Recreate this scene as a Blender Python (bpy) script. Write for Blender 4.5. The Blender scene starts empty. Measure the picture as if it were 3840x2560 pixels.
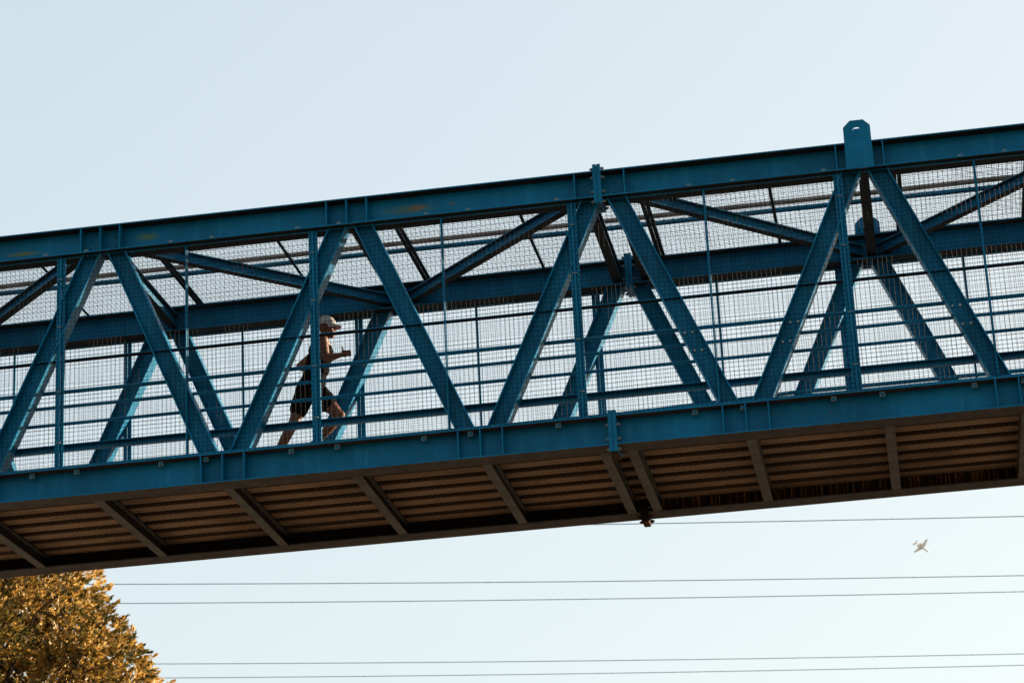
import bpy, bmesh, math, random
import numpy as np
from mathutils import Vector, Matrix, noise
random.seed(7)
R = math.radians
scene = bpy.context.scene
COL = scene.collection

# ------------------------------------------------------------------ camera
S = 0.8                      # bridge module to metres
Z0 = 9.3134                  # height of the bridge soffit above the ground
cam_d = bpy.data.cameras.new('camera')
cam = bpy.data.objects.new('camera', cam_d)
COL.objects.link(cam)
rx = Vector((0.98471, 0.16793, -0.04639)); ry = Vector((0.09992, -0.32625, 0.93999)); rz = Vector((0.14271, -0.93025, -0.33804))
cam.matrix_world = Matrix(((rx.x, ry.x, rz.x, 8.586), (rx.y, ry.y, rz.y, -24.517), (rx.z, ry.z, rz.z, 1.6), (0, 0, 0, 1)))
cam_d.sensor_width = 36.0
cam_d.lens = 90.95
cam_d.clip_start = 0.1
cam_d.clip_end = 20000
cam_d.dof.use_dof = True
cam_d.dof.focus_distance = 28.5
cam_d.dof.aperture_fstop = 4.5
scene.camera = cam

# ------------------------------------------------------------------ sky, sun, exposure
TO_SUN = Vector((0.74, 0.62, 0.215)).normalized()
world = bpy.data.worlds.new('World')
scene.world = world
world.use_nodes = True
nt = world.node_tree
bg = nt.nodes['Background']
sky = nt.nodes.new('ShaderNodeTexSky')
sky.sky_type = 'NISHITA'
sky.sun_disc = False
sky.sun_elevation = math.asin(TO_SUN.z)
sky.sun_rotation = math.atan2(TO_SUN.x, TO_SUN.y)
sky.altitude = 50
sky.air_density = 1.0
sky.dust_density = 2.6
sky.ozone_density = 1.0
hs = nt.nodes.new('ShaderNodeHueSaturation')
hs.inputs['Saturation'].default_value = 1.32
gm = nt.nodes.new('ShaderNodeGamma'); gm.inputs['Gamma'].default_value = 0.26
tn = nt.nodes.new('ShaderNodeMix'); tn.data_type = 'RGBA'; tn.blend_type = 'MULTIPLY'; tn.inputs[0].default_value = 1.0
tn.inputs[7].default_value = (0.969, 1.0, 0.986, 1.0)          # thin haze: slightly greener than clean air
nt.links.new(sky.outputs[0], gm.inputs['Color'])
nt.links.new(gm.outputs[0], tn.inputs[6])
nt.links.new(tn.outputs[2], hs.inputs['Color'])
nt.links.new(hs.outputs[0], bg.inputs['Color'])
bg.inputs['Strength'].default_value = 0.15

sun_d = bpy.data.lights.new('sun', 'SUN')
sun_d.energy = 5.0
sun_d.angle = R(0.53)
sun_d.color = (1.0, 0.78, 0.56)
sun = bpy.data.objects.new('sun', sun_d)
COL.objects.link(sun)
sun.rotation_euler = TO_SUN.to_track_quat('Z', 'Y').to_euler()

scene.view_settings.view_transform = 'Standard'
scene.view_settings.look = 'None'
scene.view_settings.exposure = 2.16
scene.view_settings.gamma = 1.0
scene.view_settings.use_curve_mapping = False

# ------------------------------------------------------------------ materials
def new_mat(name):
    m = bpy.data.materials.new(name)
    m.use_nodes = True
    n = m.node_tree
    return m, n, n.nodes['Principled BSDF']

def node(n, t, **kw):
    x = n.nodes.new(t)
    for k, v in kw.items():
        setattr(x, k, v)
    return x

def ramp(n, src, stops):
    r = n.nodes.new('ShaderNodeValToRGB')
    e = r.color_ramp.elements
    e[0].position, e[0].color = stops[0][0], tuple(stops[0][1]) + (1,)
    e[1].position, e[1].color = stops[-1][0], tuple(stops[-1][1]) + (1,)
    for p, c in stops[1:-1]:
        x = e.new(p); x.color = tuple(c) + (1,)
    n.links.new(src, r.inputs[0])
    return r

def tex_noise(n, scale, detail=4, rough=0.55, vec=None, stretch=None):
    t = n.nodes.new('ShaderNodeTexNoise')
    t.inputs['Scale'].default_value = scale
    t.inputs['Detail'].default_value = detail
    t.inputs['Roughness'].default_value = rough
    tc = n.nodes.new('ShaderNodeTexCoord')
    src = tc.outputs['Object']
    if stretch:
        mp = n.nodes.new('ShaderNodeMapping')
        mp.inputs['Scale'].default_value = stretch
        n.links.new(src, mp.inputs[0]); src = mp.outputs[0]
    n.links.new(src, t.inputs['Vector'])
    return t

def mix(n, fac, a, b):
    x = n.nodes.new('ShaderNodeMix'); x.data_type = 'RGBA'
    for s, v in ((0, fac), (6, a), (7, b)):
        if hasattr(v, 'links') or hasattr(v, 'is_linked'):
            n.links.new(v, x.inputs[s])
        else:
            x.inputs[s].default_value = v if s == 0 else tuple(v) + (1,)
    return x.outputs[2]

def spot(n, centre, radii, edge0, edge1, wobble=0.5, nscale=4):
    """soft-edged stain with an irregular outline at a fixed place on the steel"""
    tc = n.nodes.new('ShaderNodeTexCoord')
    nz = tex_noise(n, nscale, 5, 0.6)
    sub = node(n, 'ShaderNodeVectorMath', operation='SUBTRACT'); n.links.new(tc.outputs['Object'], sub.inputs[0]); sub.inputs[1].default_value = centre
    dv = node(n, 'ShaderNodeVectorMath', operation='DIVIDE'); n.links.new(sub.outputs[0], dv.inputs[0]); dv.inputs[1].default_value = radii
    ln = node(n, 'ShaderNodeVectorMath', operation='LENGTH'); n.links.new(dv.outputs[0], ln.inputs[0])
    ad = node(n, 'ShaderNodeMath', operation='MULTIPLY_ADD'); n.links.new(nz.outputs[0], ad.inputs[0]); ad.inputs[1].default_value = wobble * 2; n.links.new(ln.outputs['Value'], ad.inputs[2])
    mr = n.nodes.new('ShaderNodeMapRange'); mr.inputs[1].default_value = edge0 + wobble; mr.inputs[2].default_value = edge1 + wobble; mr.inputs[3].default_value = 1; mr.inputs[4].default_value = 0
    n.links.new(ad.outputs[0], mr.inputs[0])
    return mr.outputs[0]

def paint_material(name, base, stains=False):
    m, n, b = new_mat(name)
    n1 = tex_noise(n, 1.3, 6, 0.6)
    c1 = ramp(n, n1.outputs[0], [(0.3, [x * 0.68 for x in base]), (0.7, [min(1, x * 1.2) for x in base])]).outputs[0]
    # weathering streaks that run down the plates
    n2 = tex_noise(n, 3.0, 5, 0.65, stretch=(3.0, 3.0, 0.35))
    s2 = ramp(n, n2.outputs[0], [(0.52, (0, 0, 0)), (0.75, (0.6, 0.6, 0.6))]).outputs[0]
    pale = (base[0] + 0.012, base[1] * 1.5 + 0.01, base[2] * 1.35 + 0.01)
    c2 = mix(n, s2, c1, pale)
    # specks of rust where paint has chipped
    n3 = tex_noise(n, 14, 6, 0.7)
    s3 = ramp(n, n3.outputs[0], [(0.66, (0, 0, 0)), (0.73, (0.8, 0.8, 0.8))]).outputs[0]
    c3 = mix(n, s3, c2, (0.06, 0.028, 0.012))
    if stains:
        for cen, rad, e0, e1, col in (
                ((4.73 * S, 0.13, 3.535 * S), (0.36, 0.6, 0.062), 0.25, 1.0, (0.05, 0.12, 0.115)),
                ((4.83 * S, 0.13, 3.545 * S), (0.13, 0.6, 0.035), 0.3, 0.9, (0.15, 0.10, 0.062)),
                ((5.30 * S, 0.13, 3.55 * S), (0.06, 0.6, 0.02), 0.3, 0.9, (0.11, 0.10, 0.07)),
                ((1.15 * S, 0.13, 3.55 * S), (0.16, 0.6, 0.05), 0.2, 1.0, (0.07, 0.13, 0.08)),
                ((-0.55 * S, 0.13, 3.50 * S), (0.25, 0.6, 0.03), 0.2, 1.0, (0.09, 0.13, 0.05))):
            c3 = mix(n, spot(n, cen, rad, e0, e1), c3, col)
    n.links.new(c3, b.inputs['Base Color'])
    b.inputs['Roughness'].default_value = 0.4
    b.inputs['Specular IOR Level'].default_value = 0.1
    bp = n.nodes.new('ShaderNodeBump'); bp.inputs['Strength'].default_value = 0.08; bp.inputs['Distance'].default_value = 0.01
    n.links.new(n3.outputs[0], bp.inputs['Height']); n.links.new(bp.outputs[0], b.inputs['Normal'])
    return m

BLUE = (0.0, 0.114, 0.222)
M_PAINT = paint_material('blue_paint', BLUE)
M_CHORD = paint_material('blue_paint_stained', BLUE, True)

def simple(name, c0, c1, scale, rough=0.7, spec=0.3, stretch=None, metal=0, bump=0.0):
    m, n, b = new_mat(name)
    t = tex_noise(n, scale, 5, 0.6, stretch=stretch)
    n.links.new(ramp(n, t.outputs[0], [(0.3, c0), (0.7, c1)]).outputs[0], b.inputs['Base Color'])
    b.inputs['Roughness'].default_value = rough
    b.inputs['Specular IOR Level'].default_value = spec
    b.inputs['Metallic'].default_value = metal
    if bump:
        bp = n.nodes.new('ShaderNodeBump'); bp.inputs['Strength'].default_value = bump; bp.inputs['Distance'].default_value = 0.01
        n.links.new(t.outputs[0], bp.inputs['Height']); n.links.new(bp.outputs[0], b.inputs['Normal'])
    return m

M_UNDER_SHADE = simple('painted_shade_underside', (0.038, 0.036, 0.036), (0.070, 0.063, 0.060), 6, 0.85, 0.1)  # shade of the bottom chord undersides painted into the colour
M_UNDER_SHADE_DARK = simple('painted_shade_soffit', (0.012, 0.015, 0.016), (0.024, 0.027, 0.028), 6, 0.85, 0.1)  # deeper painted shade for undersides of the upper members
M_SOOT_SHADE = simple('soot_and_shade_steel', (0.010, 0.009, 0.009), (0.02, 0.017, 0.016), 6, 0.9, 0.05)  # painted shade on beam webs and mid rails, real soot on splice plates
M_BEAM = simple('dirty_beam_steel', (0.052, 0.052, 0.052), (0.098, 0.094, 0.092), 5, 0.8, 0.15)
M_WIRE = simple('weathered_wire', (0.003, 0.005, 0.007), (0.014, 0.010, 0.010), 40, 0.7, 0.05)
M_GALV = simple('galvanised_pipe', (0.12, 0.075, 0.05), (0.30, 0.25, 0.22), 5, 0.45, 0.5, stretch=(1, 6, 6))
M_BOLT = simple('plated_bolt', (0.07, 0.10, 0.11), (0.14, 0.18, 0.19), 30, 0.5, 0.3)
M_RUST = simple('rusty_steel', (0.02, 0.010, 0.006), (0.07, 0.028, 0.012), 20, 0.9, 0.1)
M_CONC = simple('concrete', (0.26, 0.25, 0.23), (0.36, 0.34, 0.31), 2, 0.9, 0.2, bump=0.2)
M_SKIN = simple('skin', (0.095, 0.034, 0.018), (0.135, 0.050, 0.026), 18, 0.55, 0.25)
M_BLACK = simple('black_jersey', (0.0025, 0.0025, 0.0026), (0.006, 0.0055, 0.0055), 30, 0.9, 0.02, bump=0.3)
M_CAP = simple('pale_grey_cotton', (0.25, 0.24, 0.23), (0.36, 0.345, 0.33), 25, 0.9, 0.1, bump=0.3)
M_SHOE = simple('dark_shoe', (0.006, 0.006, 0.006), (0.012, 0.011, 0.011), 30, 0.7, 0.3)
M_SOLE = simple('pale_sole', (0.45, 0.44, 0.42), (0.6, 0.58, 0.55), 20, 0.7, 0.3)
M_LINE = simple('power_cable', (0.12, 0.22, 0.27), (0.18, 0.29, 0.34), 2, 0.6, 0.3)
M_WHITE = simple('white_aircraft_paint', (0.90, 0.90, 0.90), (0.94, 0.94, 0.93), 0.2, 0.35, 0.5)
M_GLASS = simple('dark_glazing', (0.02, 0.025, 0.03), (0.03, 0.035, 0.04), 1, 0.15, 0.5)
M_BARK = simple('bark', (0.035, 0.024, 0.016), (0.085, 0.06, 0.04), 9, 0.9, 0.1, stretch=(3, 3, 0.5), bump=0.5)

# corrugated deck sheet: rusty tan, with rows of embossed dashes and drip marks
def deck_material():
    m, n, b = new_mat('rusty_deck_sheet')
    t = tex_noise(n, 2.5, 6, 0.65, stretch=(0.5, 3, 3))
    c = ramp(n, t.outputs[0], [(0.25, (0.135, 0.088, 0.056)), (0.75, (0.245, 0.16, 0.103))]).outputs[0]
    bigd = tex_noise(n, 0.8, 5, 0.6, stretch=(1, 1.6, 1))
    c = mix(n, ramp(n, bigd.outputs[0], [(0.46, (0, 0, 0)), (0.66, (0.7, 0.7, 0.7))]).outputs[0], c, (0.055, 0.036, 0.024))
    tc = n.nodes.new('ShaderNodeTexCoord')
    mp = n.nodes.new('ShaderNodeMapping'); mp.inputs['Scale'].default_value = (14, 70, 1)
    n.links.new(tc.outputs['Object'], mp.inputs[0])
    br = n.nodes.new('ShaderNodeTexBrick')
    br.inputs['Color1'].default_value = (1, 1, 1, 1); br.inputs['Color2'].default_value = (1, 1, 1, 1); br.inputs['Mortar'].default_value = (0, 0, 0, 1)
    br.inputs['Scale'].default_value = 1.0; br.inputs['Mortar Size'].default_value = 0.16; br.inputs['Brick Width'].default_value = 0.9; br.inputs['Row Height'].default_value = 0.9
    n.links.new(mp.outputs[0], br.inputs['Vector'])
    # embossing only on the recessed flutes (height of the sheet)
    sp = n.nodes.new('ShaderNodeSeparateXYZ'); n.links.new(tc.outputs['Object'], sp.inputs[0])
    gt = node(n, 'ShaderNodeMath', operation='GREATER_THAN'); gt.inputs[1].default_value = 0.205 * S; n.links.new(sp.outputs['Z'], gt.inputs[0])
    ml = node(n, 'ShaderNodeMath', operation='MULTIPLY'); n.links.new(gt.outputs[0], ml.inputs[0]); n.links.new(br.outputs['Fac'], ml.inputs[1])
    c = mix(n, gt.outputs[0], c, (0.06, 0.037, 0.022))  # shade inside the flutes painted as a darker tone
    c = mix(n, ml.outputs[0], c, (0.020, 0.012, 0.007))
    st = tex_noise(n, 9, 6, 0.7, stretch=(0.8, 2.5, 1))
    s = ramp(n, st.outputs[0], [(0.62, (0, 0, 0)), (0.70, (0.85, 0.85, 0.85))]).outputs[0]
    c = mix(n, s, c, (0.035, 0.018, 0.009))
    n.links.new(c, b.inputs['Base Color'])
    b.inputs['Roughness'].default_value = 0.8
    b.inputs['Specular IOR Level'].default_value = 0.15
    return m
M_DECK = deck_material()

# inner web of the far bottom chord: sooty with rusty run-marks
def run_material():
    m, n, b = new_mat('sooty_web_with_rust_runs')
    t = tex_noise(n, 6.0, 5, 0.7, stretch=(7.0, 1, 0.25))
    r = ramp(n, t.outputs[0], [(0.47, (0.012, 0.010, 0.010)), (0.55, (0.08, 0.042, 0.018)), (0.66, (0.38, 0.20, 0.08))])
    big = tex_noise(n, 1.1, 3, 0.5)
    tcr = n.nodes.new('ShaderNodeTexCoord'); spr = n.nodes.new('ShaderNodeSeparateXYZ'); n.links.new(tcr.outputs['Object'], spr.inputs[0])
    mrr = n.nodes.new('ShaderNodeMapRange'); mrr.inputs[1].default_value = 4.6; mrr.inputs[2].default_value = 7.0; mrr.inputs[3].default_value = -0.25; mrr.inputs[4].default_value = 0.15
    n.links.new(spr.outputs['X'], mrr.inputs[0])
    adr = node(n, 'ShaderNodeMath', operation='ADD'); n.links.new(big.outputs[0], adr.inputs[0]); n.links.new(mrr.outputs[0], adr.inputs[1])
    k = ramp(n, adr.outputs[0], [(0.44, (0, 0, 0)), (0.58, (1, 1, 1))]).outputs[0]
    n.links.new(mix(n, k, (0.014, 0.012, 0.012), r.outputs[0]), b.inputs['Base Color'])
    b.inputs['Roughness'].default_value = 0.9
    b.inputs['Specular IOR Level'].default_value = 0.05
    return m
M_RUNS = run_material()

def leaf_material():
    m, n, b = new_mat('autumn_leaf')
    at = n.nodes.new('ShaderNodeAttribute'); at.attribute_name = 'tint'
    r = ramp(n, at.outputs['Fac'], [(0.0, (0.040, 0.038, 0.012)), (0.30, (0.12, 0.095, 0.020)), (0.55, (0.31, 0.165, 0.03)), (0.78, (0.52, 0.34, 0.08)), (1.0, (0.60, 0.44, 0.20))])
    n.links.new(r.outputs[0], b.inputs['Base Color'])
    b.inputs['Roughness'].default_value = 0.55
    b.inputs['Specular IOR Level'].default_value = 0.3
    tr = n.nodes.new('ShaderNodeBsdfTranslucent'); n.links.new(r.outputs[0], tr.inputs[0])
    mx = n.nodes.new('ShaderNodeMixShader'); mx.inputs[0].default_value = 0.28
    out = n.nodes['Material Output']
    n.links.new(b.outputs[0], mx.inputs[1]); n.links.new(tr.outputs[0], mx.inputs[2]); n.links.new(mx.outputs[0], out.inputs[0])
    return m
M_LEAF = leaf_material()

def ground_material():
    m, n, b = new_mat('dry_ground')
    t = tex_noise(n, 0.15, 8, 0.6); u = tex_noise(n, 6, 6, 0.7)
    c = ramp(n, t.outputs[0], [(0.35, (0.085, 0.064, 0.044)), (0.65, (0.135, 0.10, 0.066))]).outputs[0]
    c = mix(n, ramp(n, u.outputs[0], [(0.45, (0, 0, 0)), (0.7, (0.6, 0.6, 0.6))]).outputs[0], c, (0.09, 0.07, 0.04))
    n.links.new(c, b.inputs['Base Color']); b.inputs['Roughness'].default_value = 0.95
    return m
M_GROUND = ground_material()

# ------------------------------------------------------------------ mesh helpers
def link(name, me, parent=None, mats=()):
    o = bpy.data.objects.new(name, me)
    COL.objects.link(o)
    for m in mats:
        if me is not None and m.name not in [x.name for x in me.materials if x]:
            me.materials.append(m)
    if parent is not None:
        o.parent = parent
    return o

def mesh(name, verts, faces, scale=1.0):
    me = bpy.data.meshes.new(name)
    me.from_pydata([tuple(c * scale for c in v) for v in verts], [], faces)
    me.update()
    return me

def tag(o, label, cat, group=None):
    o['label'] = label; o['category'] = cat
    if group: o['group'] = group
    return o

def empty(name, loc):
    o = bpy.data.objects.new(name, None)
    o.empty_display_size = 0.2
    COL.objects.link(o); o.location = loc
    return o

class MB:
    def __init__(self): self.v = []; self.f = []
    def box(self, x0, x1, y0, y1, z0, z1):
        b = len(self.v)
        self.v += [(x0,y0,z0),(x1,y0,z0),(x1,y1,z0),(x0,y1,z0),(x0,y0,z1),(x1,y0,z1),(x1,y1,z1),(x0,y1,z1)]
        self.f += [tuple(b+i for i in q) for q in ((0,3,2,1),(4,5,6,7),(0,1,5,4),(1,2,6,5),(2,3,7,6),(3,0,4,7))]
        return self
    def prism(self, A, B, up, prof):
        """extrude a closed profile [(side, up)] from A to B"""
        A = Vector(A); B = Vector(B); d = (B - A).normalized(); up = Vector(up)
        s = d.cross(up).normalized(); u = s.cross(d).normalized()
        n = len(prof); b = len(self.v)
        for P in (A, B):
            for (a, c) in prof:
                self.v.append(tuple(P + s * a + u * c))
        ar = sum(prof[i][0]*prof[(i+1)%n][1]-prof[(i+1)%n][0]*prof[i][1] for i in range(n))
        for i in range(n):
            j = (i + 1) % n
            q = (b+i, b+n+i, b+n+j, b+j)
            self.f.append(q if ar < 0 else q[::-1])
        c0 = tuple(range(b, b+n)); c1 = tuple(range(b+n, b+2*n))
        if ar < 0: self.f += [c0, c1[::-1]]
        else: self.f += [c0[::-1], c1]
        return self
    def tube(self, pts, r, n=6, caps=True):
        pts = [Vector(p) for p in pts]; b = len(self.v); rr = r if isinstance(r, (list, tuple)) else [r]*len(pts)
        prev = None
        for i, p in enumerate(pts):
            d = (pts[min(i+1, len(pts)-1)] - pts[max(i-1, 0)]).normalized()
            if prev is None:
                s = d.orthogonal().normalized()
            else:
                s = (prev - d * prev.dot(d)).normalized()
            prev = s; t = d.cross(s)
            for k in range(n):
                a = 2*math.pi*k/n
                self.v.append(tuple(p + (s*math.cos(a) + t*math.sin(a))*rr[i]))
        for i in range(len(pts)-1):
            for k in range(n):
                k2 = (k+1) % n
                self.f.append((b+i*n+k, b+i*n+k2, b+(i+1)*n+k2, b+(i+1)*n+k))
        if caps:
            self.f.append(tuple(b+k for k in range(n))[::-1])
            e = b+(len(pts)-1)*n
            self.f.append(tuple(e+k for k in range(n)))
        return self
    def build(self, name, parent, *mats, scale=S, under=False):
        me = mesh(name, self.v, self.f, scale)
        bm = bmesh.new(); bm.from_mesh(me); bmesh.ops.recalc_face_normals(bm, faces=bm.faces); bm.to_mesh(me); bm.free()
        o = link(name, me, parent, mats)
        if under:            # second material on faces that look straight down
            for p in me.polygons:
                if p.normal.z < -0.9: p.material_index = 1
        return o

def I_prof(h, b, tf, tw):
    a, w = b/2, tw/2
    return [(-a,-h/2),(a,-h/2),(a,-h/2+tf),(w,-h/2+tf),(w,h/2-tf),(a,h/2-tf),(a,h/2),(-a,h/2),(-a,h/2-tf),(-w,h/2-tf),(-w,-h/2+tf),(-a,-h/2+tf)]

# ------------------------------------------------------------------ ground
g = MB()
N = 40
for i in range(N+1):
    for j in range(N+1):
        g.v.append((-9000 + 18000*i/N, -9000 + 18000*j/N, 0))
for i in range(N):
    for j in range(N):
        a = i*(N+1)+j
        g.f.append((a, a+N+1, a+N+2, a+1))
gr = g.build('ground', None, M_GROUND, scale=1)
gr['kind'] = 'structure'

# ------------------------------------------------------------------ footbridge
# module coordinates: x along the bridge, y away from the camera, z up from the soffit
H, HT, HB, B, W = 3.7226, 0.369, 0.3935, 0.3514, 3.5644
P, T0, B0, SP = 3.3564, 0.5577, 2.2051, 1.72
XL, XR, XS = -6.2, 17.6, 7.245
TF, TW = 0.017, 0.02
YN, YF = B/2, W - B/2
bridge = empty('footbridge', (0, 0, Z0))
tag(bridge, 'blue painted steel truss footbridge with wire mesh sides crossing the sky', 'footbridge')

TK = [T0 + k*P for k in range(-2, 6)]
BK = [B0 + k*P for k in range(-2, 5)]

def chord(name, zc, h, yc, mats):
    out = []
    for x0, x1 in ((XL, XS - 0.052), (XS + 0.052, XR)):
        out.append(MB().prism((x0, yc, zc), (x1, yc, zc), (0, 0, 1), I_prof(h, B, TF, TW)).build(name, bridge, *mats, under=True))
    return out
nb = chord('bottom_chord', HB/2, HB, YN, (M_CHORD, M_UNDER_SHADE))
ntp = chord('top_chord', H - HT/2, HT, YN, (M_CHORD, M_UNDER_SHADE_DARK))
fb = chord('bottom_chord', HB/2, HB, YF, (M_CHORD, M_UNDER_SHADE))
ft = chord('top_chord', H - HT/2, HT, YF, (M_CHORD, M_UNDER_SHADE_DARK))
# the far bottom chord's inner web carries soot and rust runs
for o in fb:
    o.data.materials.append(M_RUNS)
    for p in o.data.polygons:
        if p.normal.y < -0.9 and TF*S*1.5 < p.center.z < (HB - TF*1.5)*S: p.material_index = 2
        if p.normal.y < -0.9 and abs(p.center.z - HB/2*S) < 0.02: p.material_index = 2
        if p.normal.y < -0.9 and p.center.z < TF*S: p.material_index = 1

def pick(pair, x): return pair[0] if x < XS else pair[1]

def stiff(pair, x, yc, side, z0, z1):
    y_out = yc - side*(B/2 - 0.004); y_in = yc - side*TW/2
    MB().box(x-0.008, x+0.008, min(y_out, y_in), max(y_out, y_in), z0, z1).build('stiffener', pick(pair, x), M_PAINT)

for k, t in enumerate(TK):
    splice = abs(t - XS) < 0.2
    hanger = k == 5
    offs = (-0.325, 0.325) if splice else ((-0.30, 0.30) if hanger else (-0.27, 0.0, 0.27))
    for o_ in offs:
        stiff(ntp, t+o_, YN, 1, H-HT+TF, H-TF)
        stiff(ft, t+o_, YF, -1, H-HT+TF, H-TF)
        if o_ == 0: stiff(ft, t, YF, 1, H-HT+TF, H-TF)
for b_ in BK:
    for o_ in (-0.285, 0.0, 0.285):
        stiff(nb, b_+o_, YN, 1, TF, HB-TF)
        stiff(fb, b_+o_, YF, -1, TF, HB-TF)

# bolted end plates where the two halves of the span meet
bolt_me = None
def hexbolt(r, l):
    m = MB(); m.tube([(0, 0, 0), (l, 0, 0)], r, 6); m.tube([(l, 0, 0), (l*1.5, 0, 0)], r*0.55, 6)
    return mesh('bolt', m.v, m.f, S)
bolt_me = hexbolt(0.022, 0.03); bolt_me.materials.append(M_BOLT)
M_ZINC = simple('zinc_bolt', (0.30, 0.32, 0.33), (0.5, 0.52, 0.52), 30, 0.35, 0.5)
bolt_zinc = hexbolt(0.017, 0.02); bolt_zinc.materials.append(M_ZINC)
bolt_rust = hexbolt(0.024, 0.035); bolt_rust.materials.append(M_RUST)

def bolts(parent, x, ys, zs, sgn, me):
    for y in ys:
        for z in zs:
            o = link('bolt', me, parent)
            o.location = (x*S, y*S, z*S)
            if sgn < 0: o.rotation_euler = (0, 0, math.pi)

for yc in (YN, YF):
    for z0, z1, rusty in ((H-HT-0.085, H+0.085, False), (-0.085, HB+0.06, True)):
        for sgn in (-1, 1):
            xa, xb = (XS-0.052, XS-0.003) if sgn < 0 else (XS+0.003, XS+0.052)
            pl = MB().box(xa, xb, yc-B/2-0.006, yc+B/2+0.006, z0, z1).build('splice_plate', bridge, M_SOOT_SHADE if rusty and yc == YF else M_PAINT)
            xf = xa if sgn < 0 else xb
            ys = (yc-B/2+0.05, yc+B/2-0.05)
            if not rusty:
                bolts(pl, xf, ys, (z0+0.035, z1-0.045, z0+0.17, z1-0.17), sgn, bolt_me)
            else:
                bolts(pl, xf, ys, (z0+0.17, z1-0.18), sgn, bolt_me)
                bolts(pl, xf, ys, (z0+0.04,), sgn, bolt_rust if yc == YF else bolt_me)
        if rusty:
            MB().box(XS-0.04, XS+0.05, yc-B/2+0.02, yc+B/2-0.05, -0.120, -0.0865).build('rusty_shim', bridge, M_RUST)

# hanger plates at the lifting point
def octo(x, y, w, zb, zt, cx, cz, th=0.03):
    hw = w/2
    outer = [(-hw, zb), (hw, zb), (hw-0.004, zt-0.085), (hw*0.5, zt), (-hw*0.45, zt), (-hw+0.004, zt-0.09)]
    bm = bmesh.new(); n = 20; rh = 0.05
    ring = [(cx + rh*math.cos(2*math.pi*i/n), cz + rh*math.sin(2*math.pi*i/n)) for i in range(n)]
    def loop(pts, yy): return [bm.verts.new(((x+a)*S, yy*S, c*S)) for a, c in pts]
    lo = {}
    for yy in (y, y+th):
        lo[yy] = (loop(outer, yy), loop(ring, yy))
    for yy in (y, y+th):
        o, r = lo[yy]
        es = [bm.edges.new((o[i], o[(i+1) % 6])) for i in range(6)] + [bm.edges.new((r[i], r[(i+1) % n])) for i in range(n)]
        bmesh.ops.triangle_fill(bm, edges=es, use_beauty=True)
    for q in (0, 1):
        a, c = lo[y][q], lo[y+th][q]; k = len(a)
        for i in range(k): bm.faces.new((a[i], a[(i+1) % k], c[(i+1) % k], c[i]))
    bmesh.ops.recalc_face_normals(bm, faces=bm.faces)
    me = bpy.data.meshes.new('hanger_plate'); bm.to_mesh(me); bm.free()
    return link('hanger_plate', me, bridge, (M_PAINT,))
TX = TK[5]
for yy in (-0.036, 0.235): octo(TX-0.006, yy, 0.352, 3.34 if yy < 0 else H+0.002, 4.005, 0.0, 3.868)
for yy in (W-0.265, W+0.006): octo(TX-0.006, yy, 0.352, 3.34 if yy > W else H+0.002, 4.005, 0.0, 3.868)

# diagonals, both trusses
def diag(x0, x1, yc, shift):
    z0, z1 = HB, H-HT
    # keep straight through the measured mid-heights, ends cut level by the chords
    A = Vector((x0+shift, yc, z0)); Bv = Vector((x1+shift, yc, z1))
    d = (Bv - A); tang = d.x/d.z
    h, b, tf, tw = 0.255, 0.22, 0.018, 0.016      # h measured level
    prof = I_prof(h, b, tf, tw)
    m = MB(); n = len(prof)
    for P_ in (A, Bv):
        for (s, u) in prof: m.v.append((P_.x + u, P_.y + s, P_.z))
    for i in range(n):
        j = (i+1) % n; m.f.append((i, j, n+j, n+i))
    m.f += [tuple(range(n))[::-1], tuple(range(n, 2*n))]
    o = m.build('diagonal', bridge, M_PAINT)
    bm = bmesh.new(); bm.from_mesh(o.data); bmesh.ops.recalc_face_normals(bm, faces=bm.faces); bm.to_mesh(o.data); bm.free()
    return o
diag_near = []
for yc, sh in ((YN, 0.0), (YF, -0.10)):
    for t in TK:
        for b_ in BK:
            if abs(t - b_) < P*0.6:
                if b_ < t: o = diag(b_+0.20, t-0.135, yc, sh)
                else:      o = diag(b_-0.19, t+0.205, yc, sh)
                if yc == YN: diag_near.append((o, b_, t))
# pairs of bolts through the diagonals right of the splice (rail brackets)
for o, b_, t in diag_near:
    if t > XS and b_ > XS:
        for z in (1.46, 1.21):
            f = (z-HB)/(H-HT-HB)
            xc = (b_+0.20)*(1-f) + (t-0.135)*f if b_ < t else (b_-0.19)*(1-f) + (t+0.205)*f
            for dx in (-0.055, 0.045):
                q = link('bolt', bolt_zinc, o); q.location = ((xc+dx)*S, (YN-0.007)*S, (z-0.03)*S); q.rotation_euler = (0, 0, -math.pi/2)

# top lateral bracing: cross struts at the nodes and a zigzag between them
zb = H - HT/2 - 0.005
for k, t in enumerate(TK):
    xs = (t-0.20, t+0.20) if abs(t-XS) < 0.2 else (t+0.02,)
    for x in xs:
        MB().prism((x, B/2+TW/2, zb), (x, W-B/2-TW/2, zb), (0, 0, 1), I_prof(0.20, 0.13, 0.018, 0.014)).build('cross_strut', bridge, M_PAINT, M_UNDER_SHADE_DARK, under=True)
for k in range(len(TK)-1):
    near_first = k % 2 == 0          # T0 (index 2) is a near node
    a, c = TK[k], TK[k+1]
    ya, yb = (B/2+TW/2+0.01, W-B/2-TW/2-0.01) if near_first else (W-B/2-TW/2-0.01, B/2+TW/2+0.01)
    s = 0.13
    MB().prism((a+s, ya, zb-0.012), (c-s, yb, zb-0.012), (0, 0, 1), I_prof(0.155, 0.125, 0.016, 0.014)).build('lateral_brace', bridge, M_PAINT, M_UNDER_SHADE_DARK, under=True)

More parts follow.
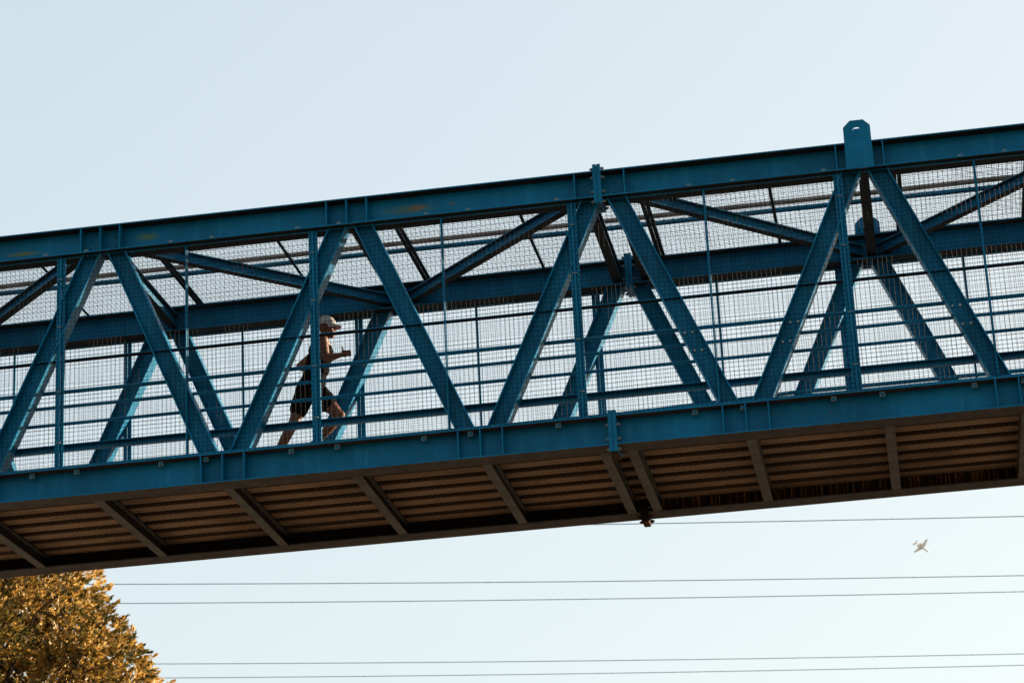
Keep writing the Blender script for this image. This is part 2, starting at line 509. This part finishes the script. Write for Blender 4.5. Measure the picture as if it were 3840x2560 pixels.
# floor beams and corrugated deck
beam_x = [-4.79, -3.08, -1.32, 0.455, 2.19, 3.89, 5.57, 7.085, 7.435, 8.94, 10.66, 12.34, 14.05, 15.76]
for x in beam_x:
    o = MB().prism((x, B/2+TW/2+0.004, 0.098), (x, W-B/2-TW/2-0.004, 0.098), (0, 0, 1), I_prof(0.184, 0.125, 0.022, 0.016))
    for i, v in enumerate(o.v): o.v[i] = (v[0], v[1], v[2]-0.002)
    o.build('floor_beam', bridge, M_SOOT_SHADE, M_BEAM, under=True)  # beam webs coloured near black as painted shade, flange bottoms lighter
pitch, zl, zh = 0.415, 0.192, 0.285
def deck_bay(x0, x1):
    pts = []; y = 0.21
    while y < W-0.22:
        for dy, z in ((0.0, zl), (0.085, zl), (0.095, zl+0.012), (0.105, zl), (0.19, zl), (0.235, zh), (0.365, zh)):
            if y+dy < W-0.195: pts.append((y+dy, z))
        y += pitch
    pts.append((W-0.195, pts[-1][1]))
    m = MB(); n = len(pts)
    for x in (x0, x1):
        for (a, c) in pts: m.v.append((x, a, c))
        for (a, c) in pts: m.v.append((x, a, c+0.006))
    for i in range(n-1):
        m.f.append((i, 2*n+i, 2*n+i+1, i+1)[::-1])
        m.f.append((n+i, 3*n+i, 3*n+i+1, n+i+1))
    m.build('deck_sheet', bridge, M_DECK)
ends = [XL+0.3] + beam_x + [XR-0.3]
for a, c in zip(ends[:-1], ends[1:]): deck_bay(a+0.001, c-0.001)
MB().box(XL+0.3, XR-0.3, 0.215, W-0.215, zh+0.008, 0.37).build('deck_slab', bridge, M_CONC)

# handrails: three pipes, a kick channel and a low bar on each side
for yy, sg in ((0.335, 1), (W-0.335, -1)):
    for z, r in ((1.543, 0.027), (1.337, 0.022), (1.10, 0.023)):
        dl, dr_ = (0, 0) if sg > 0 else (-0.10, -0.03)
        MB().tube([(XL, yy, z+dl), (XS-0.4, yy, z+dl), (XS+2.2, yy, z+dr_), (XR, yy, z+dr_)], r, 12).build('handrail', bridge, M_PAINT)
    for x0, x1 in ((XL, XR),):
        z0 = 0.722
        MB().prism((x0, yy, z0), (x1, yy, z0), (0, 0, 1), [(a_*-sg, b__) for a_, b__ in ((-0.045, 0), (0.04, 0), (0.04, 0.085), (-0.045, 0.085), (-0.045, 0.073), (0.03, 0.073), (0.03, 0.010), (-0.045, 0.010))]).build('kick_channel', bridge, M_PAINT)

# mesh fences
CELL = 0.0614
def mesh_np(name, V, F):
    me = bpy.data.meshes.new(name)
    k = F.shape[1]
    me.vertices.add(len(V)); me.vertices.foreach_set('co', np.ascontiguousarray(V, dtype=np.float32).ravel())
    me.loops.add(F.size); me.loops.foreach_set('vertex_index', np.ascontiguousarray(F, dtype=np.int32).ravel())
    me.polygons.add(len(F)); me.polygons.foreach_set('loop_start', np.arange(0, F.size, k, dtype=np.int32))
    me.update(calc_edges=True)
    return me

def wire_sheet(name, parent, o, ex, ey, lx, ly, nrm, rad=0.0027):
    """woven mesh: every wire kinked over and under its neighbours, three-sided"""
    o, ex, ey, nrm = [np.array(v, float) for v in (o, ex, ey, nrm)]
    nx = max(1, round(lx/CELL)); ny = max(1, round(ly/CELL))
    Vs, Fs, base = [], [], 0
    for (d, l, n, e, le, ne, ph) in ((ey, ly, ny, ex, lx, nx, 0), (ex, lx, nx, ey, ly, ny, 1)):
        i = np.arange(ne+1)[:, None, None]; j = np.arange(n+1)[None, :, None]
        wob = 0.004*np.sin(i*1.7 + j*0.13) + 0.0025*np.sin(i*5.1+2)
        bulge = 0.02*np.sin(math.pi*i/ne)*np.sin(math.pi*j/n)*np.sin(3.1*i/ne + 4.3*j/n + o[0]*1.3)
        P_ = o + e*(le*i/ne + wob) + d*(l*j/n) + nrm*(0.0035*np.where((i+j+ph) % 2, 1, -1) + bulge)
        sd = np.cross(d, nrm)
        ring = [P_ + (sd*math.cos(t) + nrm*math.sin(t))*rad for t in (0.5, 0.5+2.0944, 0.5+4.18879)]
        V_ = np.stack(ring, axis=2)                        # wires, points, 3, xyz
        idx = base + np.arange(V_.shape[0]*V_.shape[1]*3).reshape(V_.shape[:3])
        for k in range(3):
            k2 = (k+1) % 3
            Fs.append(np.stack((idx[:, :-1, k], idx[:, :-1, k2], idx[:, 1:, k2], idx[:, 1:, k]), axis=-1).reshape(-1, 4))
        Vs.append(V_.reshape(-1, 3)); base += V_.size//3
    ob = link(name, mesh_np(name, np.concatenate(Vs)*S, np.concatenate(Fs)), parent, (M_WIRE,))
    ob['kind'] = 'stuff'
    return ob

def fence(y, out, z0, z1, first, posts, group):
    """out = -1: faces the camera side"""
    t = 0.03
    for i in posts:
        xa, xb = first + SP*i, first + SP*(i+2)
        a, c = xa+0.009, xb-0.009
        ya, yb = sorted((y, y - out*t))
        m = MB()
        m.box(a, a+0.05, ya, yb, z0, z1); m.box(c-0.05, c, ya, yb, z0, z1)
        m.box(a+0.05, c-0.05, ya+0.002, yb-0.002, z0, z0+0.045); m.box(a+0.05, c-0.05, ya+0.002, yb-0.002, z1-0.016, z1)
        fr = m.build('fence_panel', bridge, M_PAINT)
        # middle upright and its fin
        xm = (a+c)/2
        MB().box(xm-0.016, xm+0.016, ya+0.004, yb-0.004, z0+0.045, z1-0.017).box(xm-0.006, xm+0.006, min(ya, ya+out*0.03), max(yb, yb+out*0.03), z0+0.046, z1-0.046).build('middle_upright', fr, M_PAINT)
        yw = y + out*0.008
        wire_sheet('wire_mesh', fr, (a+0.012, yw, z0+0.006), (1, 0, 0), (0, 0, 1), c-a-0.024, z1-z0-0.012, (0, 1, 0))
        # cover strip and clips on the joint with the next panel
        MB().box(xb-0.013, xb+0.013, min(y+out*0.014, y+out*0.026), max(y+out*0.014, y+out*0.026), z0+0.02, z1-0.01).build('cover_strip', fr, M_PAINT)
        for zc in (z0+0.35, z0+1.05, z0+1.95, z0+2.62):
            MB().box(xb-0.03, xb+0.03, min(y+out*0.0265, y+out*0.04), max(y+out*0.0265, y+out*0.04), zc, zc+0.014).build('clip', fr, M_BOLT)
        # mid rail bar outside the mesh
        MB().box(a, c, min(y-out*0.033, y-out*0.135), max(y-out*0.033, y-out*0.135), 1.905 if out < 0 else 1.79, 1.917 if out < 0 else 1.802).build('mid_rail', fr, M_PAINT, M_SOOT_SHADE, under=True)  # rail underside carries painted shade
fence(0.085, -1, HB+0.004, H-HT-0.004, 0.0, range(-2, 10, 2), 'near')
fence(W-0.085, 1, HB+0.004, H-HT-0.004, -0.15, range(-2, 10, 2), 'far')

# roof: purlins on the top chords, mesh over them, a conduit and a light bar on top
for k, t in enumerate(TK):
    x = t + 0.45
    if x < XR-0.3:
        for dx in (-0.031, 0.031):
            MB().prism((x+dx, 0.2, H+0.02), (x+dx, W-0.2, H+0.02), (0, 0, 1), [(-0.028, -0.019), (0.028, -0.019), (0.028, -0.008), (-0.016, -0.008), (-0.016, 0.019), (-0.028, 0.019)]).build('roof_purlin', bridge, M_PAINT, M_UNDER_SHADE_DARK, under=True)
        if x+P < XR:
            wire_sheet('roof_mesh', bridge, (x-0.01, 0.2, H+0.048), (1, 0, 0), (0, 1, 0), P, W-0.4, (0, 0, 1))
    x += P/2
    if x < XR-0.3:
        MB().prism((x, 0.2, H+0.02), (x, W-0.2, H+0.02), (0, 0, 1), [(-0.022, -0.019), (0.022, -0.019), (0.022, -0.009), (-0.012, -0.009), (-0.012, 0.019), (-0.022, 0.019)]).build('roof_purlin', bridge, M_PAINT, M_UNDER_SHADE_DARK, under=True)
MB().tube([(XL, 2.02, H+0.10), (3, 2.0, H+0.102), (9, 1.99, H+0.10), (XR, 1.98, H+0.10)], 0.036, 12).build('conduit_pipe', bridge, M_GALV)
MB().box(XL, XR, 2.17, 2.25, H+0.056, H+0.098).build('conduit_tray', bridge, M_PAINT)

lw = MB()
for k in range(9):
    y0 = 1.0 + 0.19*k; pts = []
    for i in range(13):
        f = i/12
        pts.append((11.75 + 0.05*k + 2.2*f, y0 + 0.25*f, H + 0.03 - 0.30*math.sin(math.pi*f*0.62)*(0.5 + 0.08*k) + 0.012*math.sin(9*f + k)))
    lw.tube(pts, 0.003, 3)
for i in range(0, 22):
    f = i/24; lw.tube([(11.85 + 2.2*f, 1.0 + 0.25*f + 0.19*k, H + 0.03 - 0.30*math.sin(math.pi*f*0.62)*(0.5 + 0.08*k)) for k in range(9)], 0.003, 3)
o = lw.build('loose_mesh', bridge, M_WIRE); o['kind'] = 'stuff'

# fixing clips under the bottom chord's top flange and on the top chord's lower flange
clip_mb = MB().box(-0.034, 0.034, 0, 0.012, -0.066, 0)
clip_me = mesh('fixing_clip', clip_mb.v, clip_mb.f, S); clip_me.materials.append(M_BOLT)
nut = MB(); nut.tube([(0, 0, -0.036), (0, -0.022, -0.036)], 0.02, 6); nut.tube([(0, -0.022, -0.036), (0, -0.034, -0.036)], 0.01, 6)
nut_me = mesh('nut', nut.v, nut.f, S); nut_me.materials.append(M_PAINT)
for i in range(-2, 10):
    c = -0.05 + 1.727*i
    for dx in (-0.30, 0.30):
        x = c+dx
        if XL+0.2 < x < XR-0.2 and abs(x-XS) > 0.15:
            o = link('fixing_clip', clip_me, pick(nb, x)); o.location = (x*S, 0.062*S, (HB-TF-0.001)*S)
            q = link('nut', nut_me, bridge); q.parent = pick(nb, x); q.location = (x*S, 0.0615*S, (HB-TF-0.001)*S)
    c = 0.06 + 1.727*i
    for dx in (-0.27, 0.29):
        x = c+dx
        if XL+0.2 < x < XR-0.2 and abs(x-XS) > 0.15 and abs(x-TX) > 0.22:
            o = link('fixing_clip', clip_me, pick(ntp, x)); o.location = (x*S, 0.05*S, (H-HT+TF+0.046)*S); o.scale = (0.85, 1, 0.68)

# piers well outside the picture carry the span
for x in (XL+0.35, XR-0.35):
    MB().box(x-0.45, x+0.45, 0.3, W-0.3, -Z0/S, -0.004).build('pier', bridge, M_CONC)

# ------------------------------------------------------------------ runner
bm = bmesh.new(); bmesh.ops.create_icosphere(bm, subdivisions=2, radius=1); bm.verts.ensure_lookup_table()
ICO_V = np.array([v.co[:] for v in bm.verts]); ICO_F = np.array([[v.index for v in f.verts] for f in bm.faces]); bm.free()
def ellipsoids_mesh(name, items, voxel, smooth=4, wrinkle=0.0):
    """one continuous skin over a set of overlapping ellipsoids"""
    Vs, Fs = [], []
    for c, r in items:
        r = (r, r, r) if isinstance(r, (int, float)) else r
        Fs.append(ICO_F + len(Vs)*len(ICO_V)); Vs.append(ICO_V*np.array(r) + np.array(c))
    me = mesh_np(name + '_raw', np.concatenate(Vs), np.concatenate(Fs))
    o = bpy.data.objects.new(name + '_raw', me); COL.objects.link(o)
    md = o.modifiers.new('r', 'REMESH'); md.mode = 'VOXEL'; md.voxel_size = voxel; md.use_smooth_shade = True
    sm = o.modifiers.new('s', 'SMOOTH'); sm.iterations = smooth; sm.factor = 0.5
    dg = bpy.context.evaluated_depsgraph_get(); dg.update()
    res = bpy.data.meshes.new_from_object(o.evaluated_get(dg))
    res.name = name
    bpy.data.objects.remove(o); bpy.data.meshes.remove(me)
    if wrinkle:
        for v in res.vertices:
            q = v.co*1.0
            v.co += v.normal*wrinkle*(noise.noise(Vector((q.x*22, q.y*22, q.z*11+q.x*9))) + 0.5*noise.noise(q*45))
    for p in res.polygons: p.use_smooth = True
    return res

def limb(a, b, ra, rb, n=9):
    a = Vector(a); b = Vector(b)
    return [(a.lerp(b, i/(n-1)), ra + (rb-ra)*i/(n-1)) for i in range(n)]
def muscle(a, b, prof):
    a = Vector(a); b = Vector(b); n = 12; out = []
    for i in range(n):
        f = i/(n-1); k = f*(len(prof)-1); j = min(int(k), len(prof)-2)
        out.append((a.lerp(b, f), prof[j] + (prof[j+1]-prof[j])*(k-j)))
    return out

RB = Vector((2.45, 0.92, 9.606))
person = empty('person', RB)
tag(person, 'person running in a pale cap, black vest and black shorts, fist raised', 'person')
V = lambda *a: Vector(a) - RB
rhip, rknee, rank = V(2.475, 0.845, 10.545), V(2.325, 0.825, 10.155), V(2.105, 0.845, 9.785)
lhip, lknee, lank = V(2.515, 1.005, 10.555), V(2.775, 1.005, 10.238), V(2.515, 1.085, 10.000)
rsh, relb, rwr = V(2.675, 0.735, 11.010), V(2.715, 0.705, 10.785), V(2.868, 0.745, 10.825)
lsh, lelb, lwr = V(2.570, 1.095, 11.030), V(2.315, 1.185, 10.905), V(2.44, 1.10, 10.80)
body = []
torso = [(V(2.490, .925, 10.56), (.125, .165, .12)), (V(2.530, .92, 10.65), (.120, .155, .12)), (V(2.565, .92, 10.75), (.122, .152, .12)), (V(2.592, .92, 10.85), (.122, .165, .12)),
         (V(2.612, .92, 10.95), (.120, .180, .11)), (V(2.622, .92, 11.02), (.098, .165, .08))]
body += torso
body += limb(V(2.625, .92, 11.05), V(2.660, .92, 11.13), .062, .055, 6)
body += [(rsh, .062), (lsh, .062), (V(2.64, .83, 11.03), .065), (V(2.60, 1.01, 11.04), .065)]
# head in profile, looking along the bridge, chin a little forward
hc = V(2.683, .92, 11.205)
body += [(hc + Vector((-.008, 0, .03)), (.097, .076, .088)), (hc + Vector((.030, 0, -.040)), (.062, .060, .075)), (hc + Vector((.046, 0, -.088)), (.036, .040, .028)),
         (hc + Vector((.085, 0, -.020)), (.020, .013, .020)), (hc + Vector((.096, 0, -.030)), (.012, .013, .010)),        # nose
         (hc + Vector((.074, 0, .010)), (.022, .050, .014)),                                                              # brow
         (hc + Vector((.078, 0, -.055)), (.014, .022, .007)), (hc + Vector((.074, 0, -.074)), (.014, .020, .008)),          # lips
         (hc + Vector((.045, -.040, -.030)), (.03, .02, .025)), (hc + Vector((.045, .040, -.030)), (.03, .02, .025)),        # cheeks
         (hc + Vector((-.008, -.076, -.012)), (.016, .009, .030)), (hc + Vector((-.008, .076, -.012)), (.016, .009, .030))]  # ears
body += muscle(rsh, relb, [.057, .056, .050, .043]) + muscle(relb, rwr, [.043, .044, .036, .027])
body += muscle(lsh, lelb, [.057, .055, .050, .043]) + muscle(lelb, lwr, [.043, .044, .036, .027])
body += muscle(rhip, rknee, [.098, .092, .075, .058]) + muscle(rknee, rank, [.055, .060, .056, .042, .033])
body += muscle(lhip, lknee, [.098, .094, .078, .060]) + muscle(lknee, lank, [.056, .060, .056, .042, .033])
body += [(rknee + Vector((.022, 0, .0)), .045), (lknee + Vector((.018, 0, .008)), .047)]
def hand(wr, d, up, side, thumb_up):
    d = d.normalized(); side = side.normalized(); up = up.normalized(); out = []
    palm = wr + d*.045
    for f in (-.5, 0, .5): out.append((palm + up*.024*f, (.034, .022, .030)))
    for i, (o_, l) in enumerate(((.027, .95), (.009, 1.05), (-.009, 1.0), (-.026, .82))):
        k0 = wr + d*.078 + up*o_
        k1 = k0 + d*.026*l + side*.012
        k2 = k1 + side*.026*l - d*.006
        k3 = k2 - d*.024*l + side*.004
        for a, b in ((palm + up*o_*.8, k0), (k0, k1), (k1, k2), (k2, k3)): out += limb(a, b, .0095, .0088, 4)
    t0 = wr + d*.028 + up*.028; t1 = t0 + up*.030 + d*.006; t2 = t1 + (up*.034 if thumb_up else d*.03 + side*.01)
    out += limb(wr + d*.02, t0, .014, .013, 4) + limb(t0, t1, .0125, .011, 4) + limb(t1, t2, .011, .009, 4)
    return out
body += hand(rwr, Vector((.9, .12, .22)), Vector((-.2, .1, 1)), Vector((0, 1, 0)), True)
body += hand(lwr, Vector((.8, -.3, -.4)), Vector((.4, 0, 1)), Vector((0, -1, 0)), False)
link('body', ellipsoids_mesh('body', body, 0.0068, 3), person, (M_SKIN,))
# vest: follows the torso, ends at hips and neckline
vest = [(c, (r[0]+.014, r[1]+.012, r[2]*0.95)) for c, r in torso[1:5]] + [(V(2.622, .92, 10.985), (.108, .15, .06)), (V(2.51, .925, 10.60), (.142, .180, .075))]
for s_, sh in ((-1, rsh), (1, lsh)):
    vest += limb(V(2.66, .92+s_*.09, 11.0), V(2.625, .92+s_*.095, 11.085), .032, .024, 5) + limb(V(2.625, .92+s_*.095, 11.085), V(2.565, .92+s_*.09, 11.03), .024, .034, 5)
link('vest', ellipsoids_mesh('vest', vest, 0.0085, 3, 0.006), person, (M_BLACK,))
shorts = [(V(2.480, .925, 10.545), (.148, .180, .10))]
shorts += muscle(rhip, rhip.lerp(rknee, .62), [.115, .112, .104]) + muscle(lhip, lhip.lerp(lknee, .52), [.115, .113, .106])
link('shorts', ellipsoids_mesh('shorts', shorts, 0.0085, 2, 0.007), person, (M_BLACK,))
for ank, toe, heel in ((rank, V(2.135, .845, 9.63), V(2.045, .845, 9.755)), (lank, V(2.60, 1.10, 9.895), V(2.455, 1.09, 9.965))):
    kn = rknee if ank is rank else lknee
    link('sock', ellipsoids_mesh('sock', limb(ank.lerp(kn, .30), ank, .046, .040, 6), 0.008, 2), person, (M_SHOE,))
    sh = limb(heel, toe, .042, .036, 8) + limb(ank, heel, .044, .044, 4) + limb(ank, (heel+toe)/2, .044, .042, 5)
    so = link('shoe', ellipsoids_mesh('shoe', sh, 0.008, 2), person, (M_SHOE,))
    dn = ((toe-heel).cross(Vector((0, 1, 0)))).normalized()
    if dn.z > 0: dn = -dn
    link('sole', ellipsoids_mesh('sole', [(p + dn*.03, (.03, .038, .03)) for p, r in limb(heel, toe, 1, 1, 9)], 0.008, 2), so, (M_SOLE,))
# cap: low dome, band and a curved peak
bm = bmesh.new()
cc = hc + Vector((-.012, 0, .045)); nu, nv = 24, 8
rows = []
for j in range(nv+1):
    a = math.pi/2*j/nv
    rows.append([bm.verts.new(cc + Vector((.112*math.cos(2*math.pi*i/nu)*math.cos(a) + (.004 if j < 3 else 0), .091*math.sin(2*math.pi*i/nu)*math.cos(a), .100*math.sin(a)**0.9 - .018*(1-math.sin(a))))) for i in range(nu)] if j < nv else [bm.verts.new(cc + Vector((0, 0, .100)))])
for j in range(nv):
    for i in range(nu):
        if j < nv-1: bm.faces.new((rows[j][i], rows[j][(i+1) % nu], rows[j+1][(i+1) % nu], rows[j+1][i]))
        else: bm.faces.new((rows[j][i], rows[j][(i+1) % nu], rows[nv][0]))
for v in bm.verts: v.co += v.co.normalized()*0.004*noise.noise(v.co*30)
me = bpy.data.meshes.new('cap'); bm.to_mesh(me); bm.free()
for p in me.polygons: p.use_smooth = True
cap = link('cap', me, person, (M_CAP,))
pk = MB(); n = 14
for layer in (0, .006):
    for i in range(n+1):
        a = -1.25 + 2.5*i/n
        for f in (0, 0.5, 1):
            rr = .100 + .075*f*math.cos(a*0.62)
            pk.v.append(tuple(cc + Vector((rr*math.cos(a)*(1.0 if f == 0 else 1.02), .090*math.sin(a)*(1-.12*f), -.012 - .020*f - .030*abs(math.sin(a))*f + layer))))
q = 3*(n+1)
for i in range(n):
    for f in (0, 1):
        a = 3*i+f
        pk.f.append((a, a+3, a+4, a+1)); pk.f.append((q+a, q+a+1, q+a+4, q+a+3))
    pk.f.append((3*i+2, 3*i+5, q+3*i+5, q+3*i+2))
pk.build('peak', cap, M_CAP, scale=1)

# ------------------------------------------------------------------ tree beyond the bridge
random.seed(21)
TC = Vector((-7.98, 17.0, 10.35))
tree = empty('tree', (TC.x, TC.y, 0))
tag(tree, 'golden leaved tree in low sunlight rising behind the lower left of the bridge', 'tree')
tb = MB()
trunk = [Vector((0, 0, 0)), Vector((.12, .05, 2.2)), Vector((.05, -.08, 4.6)), Vector((.2, .05, 6.6)), Vector((.1, 0, 8.6)), Vector((.0, .05, 10.4)), Vector((.05, 0, 12.2))]
tb.tube(trunk, [.34, .27, .23, .19, .14, .09, .04], 12)
lobes = []
def lobe_ok(p):
    return all((p-q).length > 0.84 for q, r in lobes)
tries = 0
while len(lobes) < 170 and tries < 9000:
    tries += 1
    d = Vector((random.gauss(0, 1), random.gauss(0, 1), random.gauss(0, 1))).normalized()
    f = random.uniform(0.45, 0.86) if random.random() < 0.8 else random.uniform(0.2, 0.5)
    p = Vector((d.x*4.0*f, d.y*4.0*f, TC.z + d.z*4.2*f))
    if p.z < 5.4: continue
    if lobe_ok(p): lobes.append((p, random.uniform(0.6, 0.88)))
lobes += [(Vector((3.3, .5, 11.0)), .70), (Vector((3.55, -.3, 10.45)), .70), (Vector((3.2, -.6, 11.35)), .66), (Vector((2.35, .2, 12.75)), .62)]
def in_gap(p):              # an open, twiggy window in the crown
    xr, zr = p.x + TC.x + .33*p.y, p.z - .25*p.y
    return any(((xr-a)/ra)**2 + ((zr-b)/rb)**2 < 1 for a, b, ra, rb in ((-6.6, 11.5, .80, .55), (-5.6, 12.75, .35, .3)))
gap = [p for p, r in lobes if in_gap(p)]
lobes = [(p, r) for p, r in lobes if not in_gap(p)]
limbs = MB()
for p in gap:              # bare twigs cross the gap
    for _ in range(5):
        a = Vector((random.uniform(-.3, .5), p.y*.5, p.z - random.uniform(1.2, 2.4))); e = p + Vector((random.uniform(-.45, .2), random.uniform(-.3, .3), random.uniform(-.3, .45)))
        m_ = a.lerp(e, .6) + Vector((random.uniform(-.2, .2), 0, random.uniform(-.1, .25)))
        limbs.tube([a, a.lerp(m_, .5) + Vector((random.uniform(-.1, .1), 0, random.uniform(-.08, .08))), m_, m_.lerp(e, .5) + Vector((random.uniform(-.08, .08), 0, random.uniform(-.06, .08))), e], [.03, .024, .018, .012, .005], 5)
for p, r in lobes:
    zz = max(3.5, min(11.5, p.z - 1.2 - random.uniform(0, 1.6) - 0.25*math.hypot(p.x, p.y)))
    k = 0
    while k < len(trunk)-2 and trunk[k+1].z < zz: k += 1
    a = trunk[k].lerp(trunk[k+1], (zz-trunk[k].z)/(trunk[k+1].z-trunk[k].z))
    mid = a.lerp(p, .55) + Vector((random.uniform(-.3, .3), random.uniform(-.3, .3), random.uniform(-.1, .35)))
    limbs.tube([a, a.lerp(mid, .5) + Vector((0, 0, .08)), mid, p], [.075, .055, .04, .018], 6)
    for _ in range(7):
        d = Vector((random.gauss(0, 1), random.gauss(0, 1), random.gauss(0.3, 1))).normalized()
        e = p + d*r*random.uniform(.7, 1.0)
        st = mid.lerp(p, random.uniform(.3, 1))
        limbs.tube([st, st.lerp(e, .5) + Vector((random.uniform(-.08, .08), random.uniform(-.08, .08), .05)), e], [.018, .012, .005], 4)
tb.build('trunk', tree, M_BARK, scale=1)
limbs.build('limbs', tree, M_BARK, scale=1)
rng = np.random.default_rng(5)
def unit(v): return v/np.maximum(np.linalg.norm(v, axis=-1, keepdims=True), 1e-9)
LV, LT = [], []
for p, r in lobes:
    nt_ = int(185*(r/.8)**2); nl = 13
    d = unit(rng.normal(size=(nt_, 3)) + np.array([0, 0, .2]))
    c = np.array(p) + d*np.array([1.05, 1.05, .8])*r*rng.uniform(.62, 1.06, (nt_, 1))
    axis = unit(d*.9 + unit(c - np.array([0, 0, TC.z]))*.6 + rng.normal(scale=.3, size=(nt_, 3)) + np.array([0, 0, .15]))
    tt = rng.normal(scale=.16, size=(nt_, 1)) + rng.uniform(-.42, .26)
    f = (np.arange(nl)/nl)[None, :, None]
    q = c[:, None] + axis[:, None]*f*.17
    side = unit(np.cross(np.broadcast_to(axis[:, None], (nt_, nl, 3)), rng.normal(size=(nt_, nl, 3))))
    dr = unit(axis[:, None]*rng.uniform(.45, 1, (nt_, nl, 1)) + side*rng.uniform(.5, .95, (nt_, nl, 1))*(1.1-f))
    sd = unit(np.cross(dr, rng.normal(size=(nt_, nl, 3)) + np.array([0, 0, .5]))); up = np.cross(sd, dr)
    l = rng.uniform(.065, .115, (nt_, nl, 1)); w = l*rng.uniform(.24, .36, (nt_, nl, 1))
    quad = np.stack((q, q + dr*l*.45 + sd*w + up*w*.3, q + dr*l, q + dr*l*.45 - sd*w + up*w*.3), axis=2)
    LV.append(quad.reshape(-1, 4, 3)); LT.append(np.clip(.63 + tt + rng.normal(scale=.17, size=(nt_, nl)), 0, 1).ravel())
LV = np.concatenate(LV); LT = np.concatenate(LT); nq = len(LV)
b4 = np.arange(nq)[:, None]*4
F_ = np.concatenate((b4 + np.array([[0, 1, 2]]), b4 + np.array([[0, 2, 3]])), axis=1).reshape(-1, 3)
me = mesh_np('crown', LV.reshape(-1, 3), F_)
at = me.attributes.new('tint', 'FLOAT', 'FACE')
at.data.foreach_set('value', np.repeat(LT, 2).astype(np.float32))
cr = link('crown', me, tree, (M_LEAF,))
cr['kind'] = 'stuff'

# ------------------------------------------------------------------ power lines
lines = [((1.382, 32.165), (11.325, 34.853), 'topmost power line, passing just under the bridge at the right'),
         ((-10.158, 33.823), (11.418, 40.714), 'upper power line of the middle pair in the sky'),
         ((-10.528, 35.678), (11.446, 42.457), 'lower power line of the middle pair in the sky'),
         ((-11.443, 42.463), (11.569, 50.085), 'upper power line of the lowest pair in the sky'),
         ((-11.714, 44.209), (11.594, 51.647), 'lowest power line, near the bottom edge of the sky')]
for (a, c, lab) in lines:
    a = Vector((a[0], a[1], 17.6)); c = Vector((c[0], c[1], 17.6)); d = (c-a).normalized(); mid = (a+c)/2
    pts = []
    for i in range(41):
        s = (i-20)/20*70
        q = mid + d*s
        q.z = 17.6 + 0.00035*(s*s - 60)
        pts.append(q)
    o = MB().tube(pts, 0.010, 6).build('power_line', None, M_LINE, scale=1)
    tag(o, lab, 'power line', 'power lines beyond the bridge')

# ------------------------------------------------------------------ distant aeroplane
PL = Vector((22.1, 2394.61, 632.19))
fx, fy, fz = rx, -ry, -rz                      # right, down and forward as seen in the photograph
nose = (fx*.78 + fy*.60 + fz*.12).normalized()
wing = (fx*.78 - fy*.50 - fz*.35); wing = (wing - nose*wing.dot(nose)).normalized()
upv = nose.cross(wing)
if upv.dot(fz) > 0: wing = -wing; upv = -upv
plane = empty('airplane', PL)
plane.matrix_world = Matrix(((nose.x, wing.x, upv.x, PL.x), (nose.y, wing.y, upv.y, PL.y), (nose.z, wing.z, upv.z, PL.z), (0, 0, 0, 1)))
tag(plane, 'tiny white airplane banking in the sky at the lower right', 'airplane')
MB().tube([(8.6, 0, -.1), (8.1, 0, -.05), (7.0, 0, 0), (5, 0, .1), (-3, 0, .1), (-6.5, 0, .35), (-8.8, 0, .6)], [.12, .5, .85, 1.0, 1.0, .65, .15], 16).build('fuselage', plane, M_WHITE, scale=1)
for s in (-1, 1):
    m = MB(); m.v = [(2.2, s*.7, -.4), (-1.6, s*.7, -.4), (-2.6, s*9.4, .3), (-1.3, s*9.4, .3), (2.2, s*.7, -.75), (-1.6, s*.7, -.6), (-2.6, s*9.4, .22), (-1.3, s*9.4, .2)]
    m.f = [(0, 1, 2, 3), (7, 6, 5, 4), (0, 3, 7, 4), (3, 2, 6, 7), (2, 1, 5, 6), (1, 0, 4, 5)]
    m.build('wing', plane, M_WHITE, scale=1)
    m = MB(); m.tube([(-1.6, s*2.0, .75), (-2.2, s*2.0, .75), (-4.6, s*2.0, .8), (-5.2, s*2.0, .8)], [.5, .58, .5, .32], 12); m.box(-4.0, -2.4, min(s*.8, s*1.6), max(s*.8, s*1.6), .66, .86)
    m.build('engine', plane, M_WHITE, scale=1)
    m = MB(); m.v = [(-7.0, s*.1, 3.2), (-8.9, s*.1, 3.2), (-9.6, s*3.0, 3.25), (-8.6, s*3.0, 3.25), (-7.0, s*.1, 3.05), (-8.9, s*.1, 3.05), (-9.6, s*3.0, 3.15), (-8.6, s*3.0, 3.15)]
    m.f = [(0, 1, 2, 3), (7, 6, 5, 4), (0, 3, 7, 4), (3, 2, 6, 7), (2, 1, 5, 6), (1, 0, 4, 5)]
    m.build('tailplane', plane, M_WHITE, scale=1)
m = MB(); m.v = [(-4.6, .14, .9), (-8.4, .14, .7), (-9.2, .08, 3.3), (-7.2, .08, 3.3), (-4.6, -.14, .9), (-8.4, -.14, .7), (-9.2, -.08, 3.3), (-7.2, -.08, 3.3)]
m.f = [(0, 1, 2, 3), (7, 6, 5, 4), (0, 3, 7, 4), (3, 2, 6, 7), (2, 1, 5, 6), (1, 0, 4, 5)]
m.build('fin', plane, M_WHITE, scale=1)
